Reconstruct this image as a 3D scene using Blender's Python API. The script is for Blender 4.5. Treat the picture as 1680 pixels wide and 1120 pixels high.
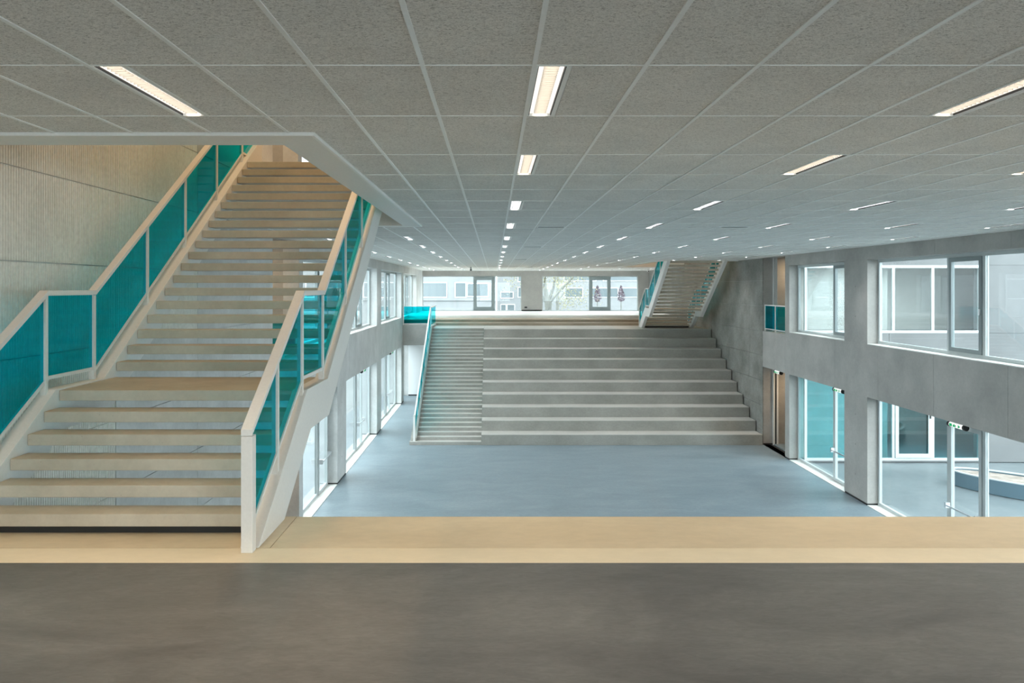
import bpy, bmesh, math, random
from mathutils import Vector
random.seed(7)

# ------------------------------------------------------------------ camera, world, exposure
sc = bpy.context.scene
for o in list(bpy.data.objects):
    bpy.data.objects.remove(o)
COL = sc.collection
F = 1232.0            # focal length in pixels of the 1680 x 1120 frame
VX, VY = 810.5, 471.6 # vanishing point of the hall's long axis
EYE = 6.367           # camera height above the lower floor
cam_d = bpy.data.cameras.new('camera')
cam_d.sensor_width = 36.0
cam_d.lens = F * 36.0 / 1680.0
cam_d.shift_x = (840 - VX) / 1680.0
cam_d.shift_y = -(560 - VY) / 1680.0
cam_d.clip_start = 0.05
cam_d.clip_end = 500
cam = bpy.data.objects.new('camera', cam_d)
cam.location = (0, 0, EYE)
cam.rotation_euler = (math.pi / 2, 0, 0)
COL.objects.link(cam)
sc.camera = cam

SKY_STRENGTH = 5.9
LAMP_POWER = 19.0
world = bpy.data.worlds.new('overcast_sky')
sc.world = world
world.use_nodes = True
wb = world.node_tree.nodes['Background']
wb.inputs[0].default_value = (0.86, 0.95, 1.0, 1)
wb.inputs[1].default_value = SKY_STRENGTH

sc.view_settings.view_transform = 'Standard'
sc.view_settings.look = 'None'
sc.view_settings.exposure = 0.3
sc.view_settings.gamma = 1.0
sc.view_settings.use_curve_mapping = False
try:
    sc.cycles.transparent_max_bounces = 32
    sc.cycles.max_bounces = 10
    sc.cycles.diffuse_bounces = 6
    sc.cycles.sample_clamp_indirect = 6.0
except Exception:
    pass

WARM = (1.0, 0.74, 0.46)
def area_lamp(name, x, y, z, sx, sy, power, color):
    l = bpy.data.lights.new(name, 'AREA')
    l.shape = 'RECTANGLE'; l.size = sx; l.size_y = sy
    l.energy = power; l.color = color
    o = bpy.data.objects.new(name, l)
    o.location = (x, y, z)
    COL.objects.link(o)
    return o
# lamps of the floor above (seen through the stair openings) and of the room behind the camera
for (x, y) in ((-3.2, 8.6), (-3.2, 12.2), (-3.2, 15.8)):
    area_lamp('upper_floor_lamp', x, y, 11.3, 0.2, 1.2, 42, (1.0, 0.66, 0.36))
for (x, y) in ((8.9, 35.0), (8.9, 38.6), (8.9, 42.2)):
    area_lamp('upper_floor_lamp', x, y, 11.3, 0.2, 1.2, 42, (1.0, 0.66, 0.36))
for x in (-2.1, 0.3, 3.1, 5.5):
    for y in (-4.2, -0.6):
        area_lamp('rear_room_lamp', x, y, 7.52, 0.17, 1.15, 22, (1.0, 0.80, 0.58))

# ------------------------------------------------------------------ levels and main lines
C = EYE + 1.194       # suspended ceiling
B = EYE - 2.067       # gallery level, stair base (4.30)
SILL = EYE - 1.66     # upper window sill / far floor
BAND = EYE - 3.20     # underside of the concrete band
HEAD = EYE + 0.816    # upper window head
U = B + 4.30          # floor above
ROOF = 11.45
XL, XR = -5.06, 10.90
YB, YF = -6.0, 53.0   # rear and far wall
OPEN_L = (XL, -1.73, 6.19, 14.30)
OPEN_R = (7.47, XR, 33.7, 43.0)

# ------------------------------------------------------------------ materials
def new_mat(name):
    m = bpy.data.materials.new(name); m.use_nodes = True
    nt = m.node_tree
    return m, nt, nt.nodes['Principled BSDF']
def N(nt, t, **kw):
    n = nt.nodes.new(t)
    for k, v in kw.items():
        if k in n.inputs: n.inputs[k].default_value = v
        else: setattr(n, k, v)
    return n
def L(nt, a, b): nt.links.new(a, b)
def pos(nt, scale=(1, 1, 1)):
    g = N(nt, 'ShaderNodeNewGeometry')
    mp = N(nt, 'ShaderNodeMapping'); mp.inputs['Scale'].default_value = scale
    L(nt, g.outputs['Position'], mp.inputs['Vector'])
    return mp.outputs['Vector']
def ramp(nt, fac, stops):
    r = N(nt, 'ShaderNodeValToRGB')
    e = r.color_ramp.elements
    while len(e) < len(stops): e.new(0.5)
    for i, (p, c) in enumerate(stops):
        e[i].position = p; e[i].color = (*c, 1)
    L(nt, fac, r.inputs[0])
    return r.outputs[0]
def mixc(nt, mode, fac, a, b):
    m = N(nt, 'ShaderNodeMix', data_type='RGBA', blend_type=mode)
    if isinstance(fac, float): m.inputs[0].default_value = fac
    else: L(nt, fac, m.inputs[0])
    for s, v in ((6, a), (7, b)):
        if isinstance(v, tuple): m.inputs[s].default_value = (*v, 1)
        else: L(nt, v, m.inputs[s])
    return m.outputs[2]
def bump(nt, bsdf, h, strength, dist):
    b = N(nt, 'ShaderNodeBump'); b.inputs['Strength'].default_value = strength; b.inputs['Distance'].default_value = dist
    L(nt, h, b.inputs['Height']); L(nt, b.outputs[0], bsdf.inputs['Normal'])
def flat(name, col, rough=0.5, metal=0.0):
    m, nt, b = new_mat(name)
    n = N(nt, 'ShaderNodeTexNoise', Scale=40.0, Detail=3.0); L(nt, pos(nt), n.inputs['Vector'])
    c = ramp(nt, n.outputs[0], [(0.3, tuple(v * 0.95 for v in col)), (0.7, col)])
    L(nt, c, b.inputs['Base Color'])
    b.inputs['Roughness'].default_value = rough; b.inputs['Metallic'].default_value = metal
    return m
def concrete(name, dark, light, rough=0.75, scale=(1, 1, 1), fine=0.25, pores=True, bstr=0.25):
    m, nt, b = new_mat(name)
    v = pos(nt, scale)
    n1 = N(nt, 'ShaderNodeTexNoise', Scale=0.9, Detail=7.0, Roughness=0.62); L(nt, v, n1.inputs['Vector'])
    n2 = N(nt, 'ShaderNodeTexNoise', Scale=14.0, Detail=6.0, Roughness=0.7); L(nt, v, n2.inputs['Vector'])
    c1 = ramp(nt, n1.outputs[0], [(0.33, dark), (0.66, light)])
    c2 = ramp(nt, n2.outputs[0], [(0.35, (0.72, 0.72, 0.72)), (0.7, (1.12, 1.12, 1.12))])
    c = mixc(nt, 'MULTIPLY', fine, c1, c2)
    if pores:
        vo = N(nt, 'ShaderNodeTexVoronoi', Scale=9.0); L(nt, pos(nt), vo.inputs['Vector'])
        pf = ramp(nt, vo.outputs['Distance'], [(0.03, (0.55, 0.55, 0.55)), (0.075, (1, 1, 1))])
        c = mixc(nt, 'MULTIPLY', 0.45, c, pf)
    L(nt, c, b.inputs['Base Color'])
    b.inputs['Roughness'].default_value = rough
    bump(nt, b, n2.outputs[0], bstr, 0.004)
    return m
M = {}
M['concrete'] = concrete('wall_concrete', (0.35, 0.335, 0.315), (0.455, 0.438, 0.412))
M['concrete_daylit'] = concrete('left_wall_daylit_concrete', (0.52, 0.52, 0.505), (0.66, 0.66, 0.645))  # paler copy of the wall concrete; daylight on the left wall put into its colour
M['panel'] = concrete('rough_panel', (0.20, 0.195, 0.178), (0.335, 0.325, 0.298), 0.9, (1, 1, 1), 0.7, True, 0.5)
M['tread'] = concrete('stair_concrete', (0.44, 0.385, 0.30), (0.61, 0.55, 0.45), 0.6)
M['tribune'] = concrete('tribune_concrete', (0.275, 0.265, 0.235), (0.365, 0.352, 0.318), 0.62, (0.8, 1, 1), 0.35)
M['lit_tread_top'] = concrete('tribune_tread_lit_concrete', (0.45, 0.435, 0.40), (0.53, 0.515, 0.475), 0.5, (0.8, 1, 1), 0.2, False, 0.1)  # paler and warmer than the risers; overhead light put into the colour
M['low_step'] = concrete('low_step_concrete', (0.30, 0.25, 0.185), (0.40, 0.335, 0.25), 0.6, (0.5, 1, 1), 0.2, False, 0.06)
M['slab'] = concrete('gallery_concrete', (0.62, 0.50, 0.34), (0.76, 0.63, 0.45), 0.5, (0.5, 1, 1), 0.2, False, 0.06)
M['slab_edge'] = concrete('gallery_edge_concrete', (0.74, 0.63, 0.46), (0.86, 0.74, 0.56), 0.5, (0.5, 1, 1), 0.15, False, 0.06)
M['threshold'] = concrete('threshold_stone', (0.72, 0.72, 0.68), (0.82, 0.82, 0.78), 0.5, (1, 1, 1), 0.15, False, 0.05)
M['white_wall'] = flat('white_plaster', (0.82, 0.82, 0.82), 0.7)
M['soffit'] = flat('soffit_plaster', (0.86, 0.855, 0.82), 0.55)
M['steel'] = flat('painted_steel', (0.78, 0.765, 0.735), 0.42)
M['frame'] = flat('window_aluminium', (0.52, 0.56, 0.56), 0.4)
M['sash'] = flat('sash_grey', (0.24, 0.28, 0.285), 0.45)
M['rail'] = flat('ceiling_rail_white', (0.93, 0.935, 0.92), 0.3)
M['louvre'] = flat('louvre_metal', (0.17, 0.17, 0.17), 0.35)
M['black'] = flat('black_rubber', (0.02, 0.02, 0.02), 0.6)
M['chrome'] = flat('brushed_steel', (0.75, 0.76, 0.77), 0.3, 1.0)
M['plastic'] = flat('white_plastic', (0.8, 0.8, 0.8), 0.4)
M['facade'] = concrete('white_facade', (0.235, 0.238, 0.238), (0.265, 0.268, 0.268), 0.8, (1, 1, 1), 0.1, False, 0.05)
M['wing'] = concrete('wing_facade', (0.15, 0.153, 0.154), (0.18, 0.184, 0.185), 0.8, (1, 1, 1), 0.1, False, 0.05)
M['soil'] = concrete('planter_soil', (0.20, 0.16, 0.13), (0.42, 0.36, 0.31), 0.95, (3, 3, 3), 0.9, False, 0.8)
M['planter'] = flat('planter_blue_grey', (0.09, 0.15, 0.19), 0.6)
M['paving'] = concrete('courtyard_paving', (0.105, 0.128, 0.137), (0.185, 0.21, 0.217), 0.4, (0.4, 0.4, 0.4), 0.3, False, 0.05)
M['bark'] = concrete('tree_bark', (0.14, 0.14, 0.125), (0.22, 0.22, 0.195), 0.9, (2, 2, 2), 0.5, False, 0.4)
M['leaf'] = flat('pale_leaf', (0.30, 0.27, 0.13), 0.7)
M['shrub'] = flat('dark_shrub', (0.16, 0.12, 0.14), 0.8)
M['far_glass'] = flat('facade_window_glass', (0.145, 0.17, 0.178), 0.15)
M['timber'] = flat('upper_timber', (0.60, 0.46, 0.28), 0.6)
M['doorgrey'] = flat('tie_hole_grey', (0.22, 0.215, 0.20), 0.8)

def linoleum(name, dark, mid, light, rough):
    m, nt, b = new_mat(name)
    v = pos(nt, (0.55, 1.3, 1))
    n1 = N(nt, 'ShaderNodeTexNoise', Scale=1.1, Detail=9.0, Roughness=0.68, Distortion=0.6); L(nt, v, n1.inputs['Vector'])
    n2 = N(nt, 'ShaderNodeTexNoise', Scale=22.0, Detail=6.0, Roughness=0.7, Distortion=1.0); L(nt, pos(nt, (0.45, 1.4, 1)), n2.inputs['Vector'])
    c1 = ramp(nt, n1.outputs[0], [(0.3, dark), (0.5, mid), (0.72, light)])
    c2 = ramp(nt, n2.outputs[0], [(0.3, (0.66, 0.66, 0.66)), (0.72, (1.22, 1.22, 1.22))])
    L(nt, mixc(nt, 'MULTIPLY', 0.6, c1, c2), b.inputs['Base Color'])
    rr = N(nt, 'ShaderNodeMapRange'); rr.inputs['To Min'].default_value = rough - 0.06; rr.inputs['To Max'].default_value = rough + 0.1
    L(nt, n1.outputs[0], rr.inputs[0]); L(nt, rr.outputs[0], b.inputs['Roughness'])
    return m
M['lino'] = linoleum('grey_linoleum', (0.095, 0.09, 0.088), (0.138, 0.134, 0.132), (0.19, 0.187, 0.184), 0.42)
M['lino_low'] = linoleum('blue_grey_linoleum', (0.155, 0.205, 0.23), (0.195, 0.25, 0.278), (0.25, 0.305, 0.33), 0.36)

def ribbed():
    m, nt, b = new_mat('ribbed_concrete')
    g = N(nt, 'ShaderNodeNewGeometry')
    sx = N(nt, 'ShaderNodeSeparateXYZ'); L(nt, g.outputs['Position'], sx.inputs[0])
    mu = N(nt, 'ShaderNodeMath', operation='MULTIPLY'); mu.inputs[1].default_value = 2 * math.pi / 0.042
    L(nt, sx.outputs['Y'], mu.inputs[0])
    si = N(nt, 'ShaderNodeMath', operation='SINE'); L(nt, mu.outputs[0], si.inputs[0])
    h = N(nt, 'ShaderNodeMapRange'); h.inputs['From Min'].default_value = -0.9; h.inputs['From Max'].default_value = -0.1
    L(nt, si.outputs[0], h.inputs[0])
    n1 = N(nt, 'ShaderNodeTexNoise', Scale=1.0, Detail=8.0, Roughness=0.65); L(nt, pos(nt), n1.inputs['Vector'])
    n2 = N(nt, 'ShaderNodeTexNoise', Scale=16.0, Detail=5.0); L(nt, pos(nt), n2.inputs['Vector'])
    c1 = ramp(nt, n1.outputs[0], [(0.3, (0.70, 0.685, 0.64)), (0.7, (0.84, 0.825, 0.78))])
    c2 = ramp(nt, n2.outputs[0], [(0.3, (0.75, 0.75, 0.75)), (0.7, (1.1, 1.1, 1.1))])
    c = mixc(nt, 'MULTIPLY', 0.4, c1, c2)
    L(nt, c, b.inputs['Base Color']); b.inputs['Roughness'].default_value = 0.85
    bump(nt, b, n2.outputs[0], 0.25, 0.004)
    return m
M['ribbed'] = ribbed()

def tile_mat():
    m, nt, b = new_mat('wood_wool_tile')
    v = pos(nt, (0.55, 1, 1))
    n1 = N(nt, 'ShaderNodeTexNoise', Scale=95.0, Detail=5.0, Roughness=0.75, Distortion=1.6); L(nt, v, n1.inputs['Vector'])
    n2 = N(nt, 'ShaderNodeTexNoise', Scale=2.2, Detail=4.0); L(nt, pos(nt), n2.inputs['Vector'])
    c1 = ramp(nt, n1.outputs[0], [(0.36, (0.34, 0.33, 0.31)), (0.5, (0.83, 0.815, 0.78)), (0.66, (0.93, 0.915, 0.88))])
    c2 = ramp(nt, n2.outputs[0], [(0.3, (0.9, 0.9, 0.9)), (0.7, (1.04, 1.04, 1.04))])
    L(nt, mixc(nt, 'MULTIPLY', 0.7, c1, c2), b.inputs['Base Color']); b.inputs['Roughness'].default_value = 0.95
    bump(nt, b, n1.outputs[0], 0.5, 0.006)
    return m
M['tile'] = tile_mat()

def glass(name, tint, base=0.03, rough=0.0, graze=0.75):
    m = bpy.data.materials.new(name); m.use_nodes = True
    nt = m.node_tree; nt.nodes.clear()
    out = N(nt, 'ShaderNodeOutputMaterial')
    t = N(nt, 'ShaderNodeBsdfTransparent'); t.inputs[0].default_value = (*tint, 1)
    g = N(nt, 'ShaderNodeBsdfGlossy'); g.inputs['Roughness'].default_value = rough
    lw = N(nt, 'ShaderNodeLayerWeight'); lw.inputs[0].default_value = 0.5
    pw = N(nt, 'ShaderNodeMath', operation='POWER'); L(nt, lw.outputs['Facing'], pw.inputs[0]); pw.inputs[1].default_value = 4.0
    fr = N(nt, 'ShaderNodeMapRange'); L(nt, pw.outputs[0], fr.inputs[0])
    fr.inputs['To Min'].default_value = base; fr.inputs['To Max'].default_value = graze
    mx = N(nt, 'ShaderNodeMixShader')
    L(nt, fr.outputs[0], mx.inputs[0]); L(nt, t.outputs[0], mx.inputs[1]); L(nt, g.outputs[0], mx.inputs[2])
    L(nt, mx.outputs[0], out.inputs[0])
    return m
M['glass'] = glass('window_glass', (0.95, 0.985, 0.985), 0.02)
M['glass_teal_window'] = glass('tinted_window_glass', (0.62, 0.90, 0.93), 0.05)
M['teal'] = glass('teal_glass', (0.01, 0.80, 0.88), 0.015, 0.0, 0.25)

def emit(name, col, s):
    m = bpy.data.materials.new(name); m.use_nodes = True
    nt = m.node_tree; nt.nodes.clear()
    out = N(nt, 'ShaderNodeOutputMaterial'); e = N(nt, 'ShaderNodeEmission')
    e.inputs[0].default_value = (*col, 1); e.inputs[1].default_value = s
    L(nt, e.outputs[0], out.inputs[0])
    return m
M['tube'] = emit('lamp_tube', (0.92, 0.98, 1.0), 1.0)
M['tube_warm'] = emit('lamp_tube_warm', (1.0, 0.93, 0.82), 1.0)
M['sign_white'] = emit('sign_white', (0.95, 1.0, 0.97), 0.9)
M['sign_green'] = emit('sign_green', (0.02, 0.42, 0.16), 0.8)
M['spot'] = emit('downlight_glow', (1.0, 0.72, 0.42), 30.0)

# ------------------------------------------------------------------ mesh helpers
class MB:
    def __init__(s): s.v, s.f = [], []
    def box(s, x0, x1, y0, y1, z0, z1):
        x0, x1 = min(x0, x1), max(x0, x1); y0, y1 = min(y0, y1), max(y0, y1); z0, z1 = min(z0, z1), max(z0, z1)
        b = len(s.v)
        s.v += [(x0, y0, z0), (x1, y0, z0), (x1, y1, z0), (x0, y1, z0), (x0, y0, z1), (x1, y0, z1), (x1, y1, z1), (x0, y1, z1)]
        s.f += [tuple(b + i for i in q) for q in ((0, 3, 2, 1), (4, 5, 6, 7), (0, 1, 5, 4), (1, 2, 6, 5), (2, 3, 7, 6), (3, 0, 4, 7))]
        return s
    def prism(s, poly, x0, x1):           # polygon of (y, z), extruded along x
        n = len(poly); b = len(s.v)
        s.v += [(x0, p[0], p[1]) for p in poly] + [(x1, p[0], p[1]) for p in poly]
        s.f += [tuple(range(b, b + n))[::-1], tuple(range(b + n, b + 2 * n))]
        for i in range(n):
            j = (i + 1) % n
            s.f.append((b + i, b + j, b + n + j, b + n + i))
        return s
    def tube(s, pts, radii, seg=8):
        b = len(s.v); n = len(pts)
        for i, (p, r) in enumerate(zip(pts, radii)):
            p = Vector(p)
            d = (Vector(pts[min(i + 1, n - 1)]) - Vector(pts[max(i - 1, 0)])).normalized()
            a = d.cross(Vector((0, 0, 1)))
            if a.length < 1e-3: a = Vector((1, 0, 0))
            a.normalize(); c = d.cross(a)
            for k in range(seg):
                t = 2 * math.pi * k / seg
                s.v.append(tuple(p + a * (r * math.cos(t)) + c * (r * math.sin(t))))
        for i in range(n - 1):
            for k in range(seg):
                k2 = (k + 1) % seg
                s.f.append((b + i * seg + k, b + i * seg + k2, b + (i + 1) * seg + k2, b + (i + 1) * seg + k))
        s.f.append(tuple(b + k for k in range(seg))[::-1])
        s.f.append(tuple(b + (n - 1) * seg + k for k in range(seg)))
        return s
    def mesh(s, name, mat):
        me = bpy.data.meshes.new(name)
        me.from_pydata(s.v, [], s.f); me.update()
        bm = bmesh.new(); bm.from_mesh(me)
        bmesh.ops.recalc_face_normals(bm, faces=bm.faces)
        bm.to_mesh(me); bm.free()
        me.materials.append(M[mat])
        return me
    def build(s, name, mat, parent=None, bevel=0.0):
        o = link(name, s.mesh(name, mat), parent)
        if bevel:
            md = o.modifiers.new('edge', 'BEVEL'); md.width = bevel; md.segments = 2; md.limit_method = 'ANGLE'
        return o
def link(name, me, parent=None, loc=None):
    o = bpy.data.objects.new(name, me)
    COL.objects.link(o)
    if parent: o.parent = parent
    if loc: o.location = loc
    return o
def box(name, mat, x0, x1, y0, y1, z0, z1, parent=None, bevel=0.0):
    return MB().box(x0, x1, y0, y1, z0, z1).build(name, mat, parent, bevel)
def tag(o, label, cat, group=None, kind=None):
    o['label'] = label; o['category'] = cat
    if group: o['group'] = group
    if kind: o['kind'] = kind
    return o
def struct(o, label, cat): return tag(o, label, cat, None, 'structure')
def empty(name, loc=(0, 0, 0), rz=0.0):
    o = bpy.data.objects.new(name, None); COL.objects.link(o)
    o.location = loc; o.rotation_euler = (0, 0, rz); o.empty_display_size = 0.2
    return o
ORD = ['nearest', 'second nearest', 'third nearest', 'fourth nearest', 'fifth nearest', 'sixth nearest', 'seventh nearest', 'eighth nearest',
       'ninth nearest', 'tenth nearest', 'eleventh nearest', 'twelfth nearest', 'thirteenth nearest', 'fourteenth nearest', 'fifteenth nearest']

# ------------------------------------------------------------------ floors
struct(box('floor', 'lino_low', XL - 0.3, XR + 0.3, YB, YF, -0.3, 0.0), 'blue-grey linoleum floor of the sunken lower hall', 'floor')
fn = struct(box('floor_near', 'lino', XL, XR, YB, 5.64, 3.2, B), 'dark grey linoleum gallery floor in the foreground', 'floor')
e1 = box('edge_strip', 'slab_edge', XL, XR, 5.642, 5.958, 3.2, B, fn)
e1['label'] = 'narrow pale beige concrete strip at the gallery floor'
e2 = MB().box(-1.78, XR, 5.965, 6.783, 3.2, B).build('edge_slab', 'slab', fn, 0.006)
e2['label'] = 'beige concrete slab at the open gallery edge'
e3 = box('edge_slab', 'slab', XL, -1.782, 5.965, 6.783, 3.2, B, fn)
e3['label'] = 'beige concrete slab under the first stair tread'

# ------------------------------------------------------------------ left and right window walls (one is the other turned by half a turn)
YSUM = 47.63
class Side:
    def __init__(s, left):
        s.left = left
    def box(s, mb, u0, u1, w0, w1, z0, z1):
        if s.left: mb.box(XL - w0, XL - w1, u0, u1, z0, z1)
        else: mb.box(XR + w0, XR + w1, YSUM - u0, YSUM - u1, z0, z1)
        return mb
    def obj(s, name, mat, parent, *b, bevel=0.0):
        mb = MB()
        s.box(mb, *b)
        return mb.build(name, mat, parent, bevel)
BAYS = [(19.9, 24.26, 22.85, 24.12), (25.7, 32.45, 29.1, 30.45), (33.7, 41.0, 37.2, 38.6), (42.0, 49.0, 45.4, 46.8)]
TH = 0.42
wn = [0]; dn = [0]
BAYNAME = ['first', 'second', 'third', 'fourth']
def window_unit(S, side, u0, u1, d0, d1, z0, z1, lower, label, doorlabel):
    """frame at depth 0.31..0.39 in the reveal, fixed panes, an opening sash or a door between d0 and d1"""
    wn[0] += 1
    fw = 0.085; a, b = 0.31, 0.39
    mb = MB()
    S.box(mb, u0, u1, a, b, z1 - fw, z1); S.box(mb, u0, u1, a, b, z0, z0 + fw)
    S.box(mb, u0, u0 + fw, a, b, z0 + fw, z1 - fw); S.box(mb, u1 - fw, u1, a, b, z0 + fw, z1 - fw)
    w = mb.build('window_%d' % wn[0], 'frame')
    struct(w, label, 'window')
    muls = []
    for d in (d0, d1):
        if d - u0 > 0.4 and u1 - d > 0.4:
            S.obj('mullion', 'frame', w, d - 0.05, d + 0.05, a, b, z0 + fw, z1 - fw); muls.append(d)
        else:
            muls.append(u0 + fw - 0.05 if d - u0 <= 0.4 else u1 - fw + 0.05)
    if muls[0] - u0 > 0.3: S.obj('pane', 'glass', w, u0 + fw, muls[0] - 0.05, 0.34, 0.36, z0 + fw, z1 - fw)
    if u1 - muls[1] > 0.3: S.obj('pane', 'glass', w, muls[1] + 0.05, u1 - fw, 0.34, 0.36, z0 + fw, z1 - fw)
    # opening part
    s0, s1 = muls[0] + 0.055, muls[1] - 0.055
    sw = 0.10
    mb = MB(); sa, sb = 0.285, 0.37
    zb = z0 + 0.012 if lower else z0 + fw + 0.004
    zt = z1 - fw - 0.004
    S.box(mb, s0, s1, sa, sb, zt - sw, zt); S.box(mb, s0, s1, sa, sb, zb, zb + sw)
    S.box(mb, s0, s0 + sw, sa, sb, zb + sw, zt - sw); S.box(mb, s1 - sw, s1, sa, sb, zb + sw, zt - sw)
    if lower:
        dn[0] += 1
        d = mb.build('door_%d' % dn[0], 'frame'); struct(d, doorlabel, 'door')
        S.obj('pane', 'glass', d, s0 + sw, s1 - sw, 0.32, 0.34, zb + sw, zt - sw)
        bar = MB()
        S.box(bar, s0 + 0.03, s1 - 0.03, 0.17, 0.20, 1.02, 1.055)
        br = bar.build('push_bar', 'chrome', d)
        for q in (s0 + 0.05, s1 - 0.05):
            S.obj('bracket', 'chrome', br, q - 0.03, q + 0.03, 0.165, 0.284, 0.97, 1.11)
        hd = S.obj('closer', 'frame', d, s0 + 0.1, s0 + 0.45, 0.235, 0.284, zt - 0.08, zt - 0.02)
    else:
        sh = mb.build('opening_sash', 'sash', w)
        sh['label'] = 'grey opening sash'
        S.obj('pane', 'glass', sh, s0 + sw, s1 - sw, 0.32, 0.34, zb + sw, zt - sw)
        hm = MB(); S.box(hm, s1 - 0.07, s1 - 0.03, 0.25, 0.284, z0 + 1.0, z0 + 1.14)
        hm.build('handle', 'chrome', sh)
    return w

RIB = {}
PU = [17.17, 15.54, 12.82, 10.05, 7.30, 4.60, 1.9, -0.8, -3.5, -6.0]
PZ = [0.0] + [EYE + h for h in (-5.78, -4.78, -3.78, -2.75, -1.77, -0.75, 0.28, 1.28, 2.30, 3.30, 4.30)] + [ROOF]
BU = [17.17, 19.5, 23.6, 26.3, 29.0, 31.7, 34.4, 37.1, 39.8, 42.5, 45.2, 47.9, 50.6, 53.0]
def side_wall(S):
    side = 'left' if S.left else 'right'
    CM = 'concrete_daylit' if S.left else 'concrete'
    core = MB()
    cs = 0.03
    S.box(core, -6.0 if S.left else -5.37, 17.17, cs, TH, 0, ROOF)                 # solid part
    lo, hi = 17.17, (53.0 if S.left else YSUM - YB)
    S.box(core, 19.5, hi, cs, TH, BAND + 0.001, SILL - 0.001)               # band core
    S.box(core, 17.17, 19.5, cs, 0.30, BAND + 0.001, SILL - 0.10)
    S.box(core, 19.5, hi, cs, TH, HEAD + 0.001, EYE + 2.65)
    S.box(core, 17.17, 19.5, cs, 0.30, C + 0.03, U - 0.01)
    if S.left:
        S.box(core, 19.5, 19.9, cs, TH, EYE + 2.65, EYE + 5.0)
        S.box(core, 24.26, hi, cs, TH, EYE + 2.65, EYE + 5.0)
        S.box(core, 17.17, hi, cs, TH, EYE + 5.0, ROOF)
    else:
        S.box(core, 17.17, hi, cs, TH, EYE + 2.65, ROOF)
    S.box(core, 49.0, hi, 0.0, TH, 0, BAND - 0.001); S.box(core, 49.0, hi, 0.0, TH, SILL + 0.001, HEAD - 0.001)                                     # end pier
    S.box(core, 44.3 if S.left else 42.0, 49.0, 0.0, TH, 0, BAND)                                # closed lower storey at the end
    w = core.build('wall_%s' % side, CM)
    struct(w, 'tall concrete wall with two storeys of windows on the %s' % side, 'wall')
    # facing panels of the solid part
    g = 0.006
    for i in range(len(PU) - 1):
        u1, u0 = PU[i], PU[i + 1]
        if not S.left and u0 < -5.37: u0 = -5.37
        for k in range(len(PZ) - 1):
            mat = 'panel' if not S.left else CM
            if S.left and (u1 < 11 or (u1 < 13 and PZ[k] > 5.5)):
                # ribbed panel: real ribs with grooves between
                key = (round(u1 - u0, 3), round(PZ[k + 1] - PZ[k], 3))
                if key not in RIB:
                    d, hh = u1 - u0 - 2 * g, PZ[k + 1] - PZ[k] - 2 * g
                    n = int(d / 0.043); p = d / n
                    mb = MB().box(-cs + 0.001, -0.013, 0, d, 0, hh)
                    for q in range(n):
                        y = q * p
                        b0 = len(mb.v)
                        mb.v += [(-0.013, y, 0), (0.0, y + p * 0.12, 0), (0.0, y + p * 0.68, 0), (-0.013, y + p * 0.8, 0)]
                        mb.v += [(a_, b_, hh) for (a_, b_, c_) in mb.v[b0:b0 + 4]]
                        mb.f += [(b0, b0 + 1, b0 + 5, b0 + 4), (b0 + 1, b0 + 2, b0 + 6, b0 + 5), (b0 + 2, b0 + 3, b0 + 7, b0 + 6), (b0 + 3, b0, b0 + 4, b0 + 7), (b0, b0 + 3, b0 + 2, b0 + 1), (b0 + 4, b0 + 5, b0 + 6, b0 + 7)]
                    RIB[key] = mb.mesh('ribbed_panel', 'ribbed')
                o = link('ribbed_panel', RIB[key], w, (XL, u0 + g, PZ[k] + g))
                continue
            S.obj('wall_panel', mat, w, u0 + g, u1 - g, 0.0, cs - 0.001, PZ[k] + g, PZ[k + 1] - g)
    # concrete band and header panels
    for i in range(len(BU) - 1):
        S.obj('band_panel', CM, w, BU[i] + 0.004, BU[i + 1] - 0.004, 0.0, cs - 0.001, BAND, SILL if BU[i] > 19 else SILL - 0.09)
    HU = [19.5, 23.6, 29.05, 31.8, 37.1, 42.5, 47.9, 53.0]
    for i in range(len(HU) - 1):
        S.obj('header_panel', CM, w, HU[i] + 0.004, HU[i + 1] - 0.004, 0.0, cs - 0.001, HEAD, C + 0.02)
    # piers
    for (u0, u1) in ((19.5, 19.9), (24.26, 25.7), (32.45, 33.7), (41.0, 42.0)):
        for (z0, z1) in ((0.06, BAND), (SILL, HEAD)):
            S.obj('pier', CM, w, u0, u1, 0.0, TH, z0, z1, bevel=0.004)
        if u1 - u0 > 0.9:
            for zz in (0.75, 1.65, 2.55, 5.5, 6.4):
                hx = (XL + 0.001, XL - 0.02) if S.left else (XR - 0.001, XR + 0.02)
                hy = (u0 + u1) / 2 if S.left else YSUM - (u0 + u1) / 2
                MB().tube([(hx[0], hy, zz), (hx[1], hy, zz)], [0.022, 0.022], 8).build('tie_hole', 'doorgrey', w)
        S.obj('plinth', 'black', w, u0 + 0.01, u1 - 0.01, 0.012, TH - 0.01, 0.0, 0.06)
    # sills and thresholds
    for (u0, u1, d0, d1) in BAYS:
        if u0 < 42: S.obj('threshold', 'threshold', w, u0, u1, 0.0, TH, 0.0, 0.02)
        S.obj('sill', 'threshold', w, u0, u1, 0.0, TH, SILL - 0.001, SILL + 0.022)
    return w
WALL = {}
LS, RS = Side(True), Side(False)
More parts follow.
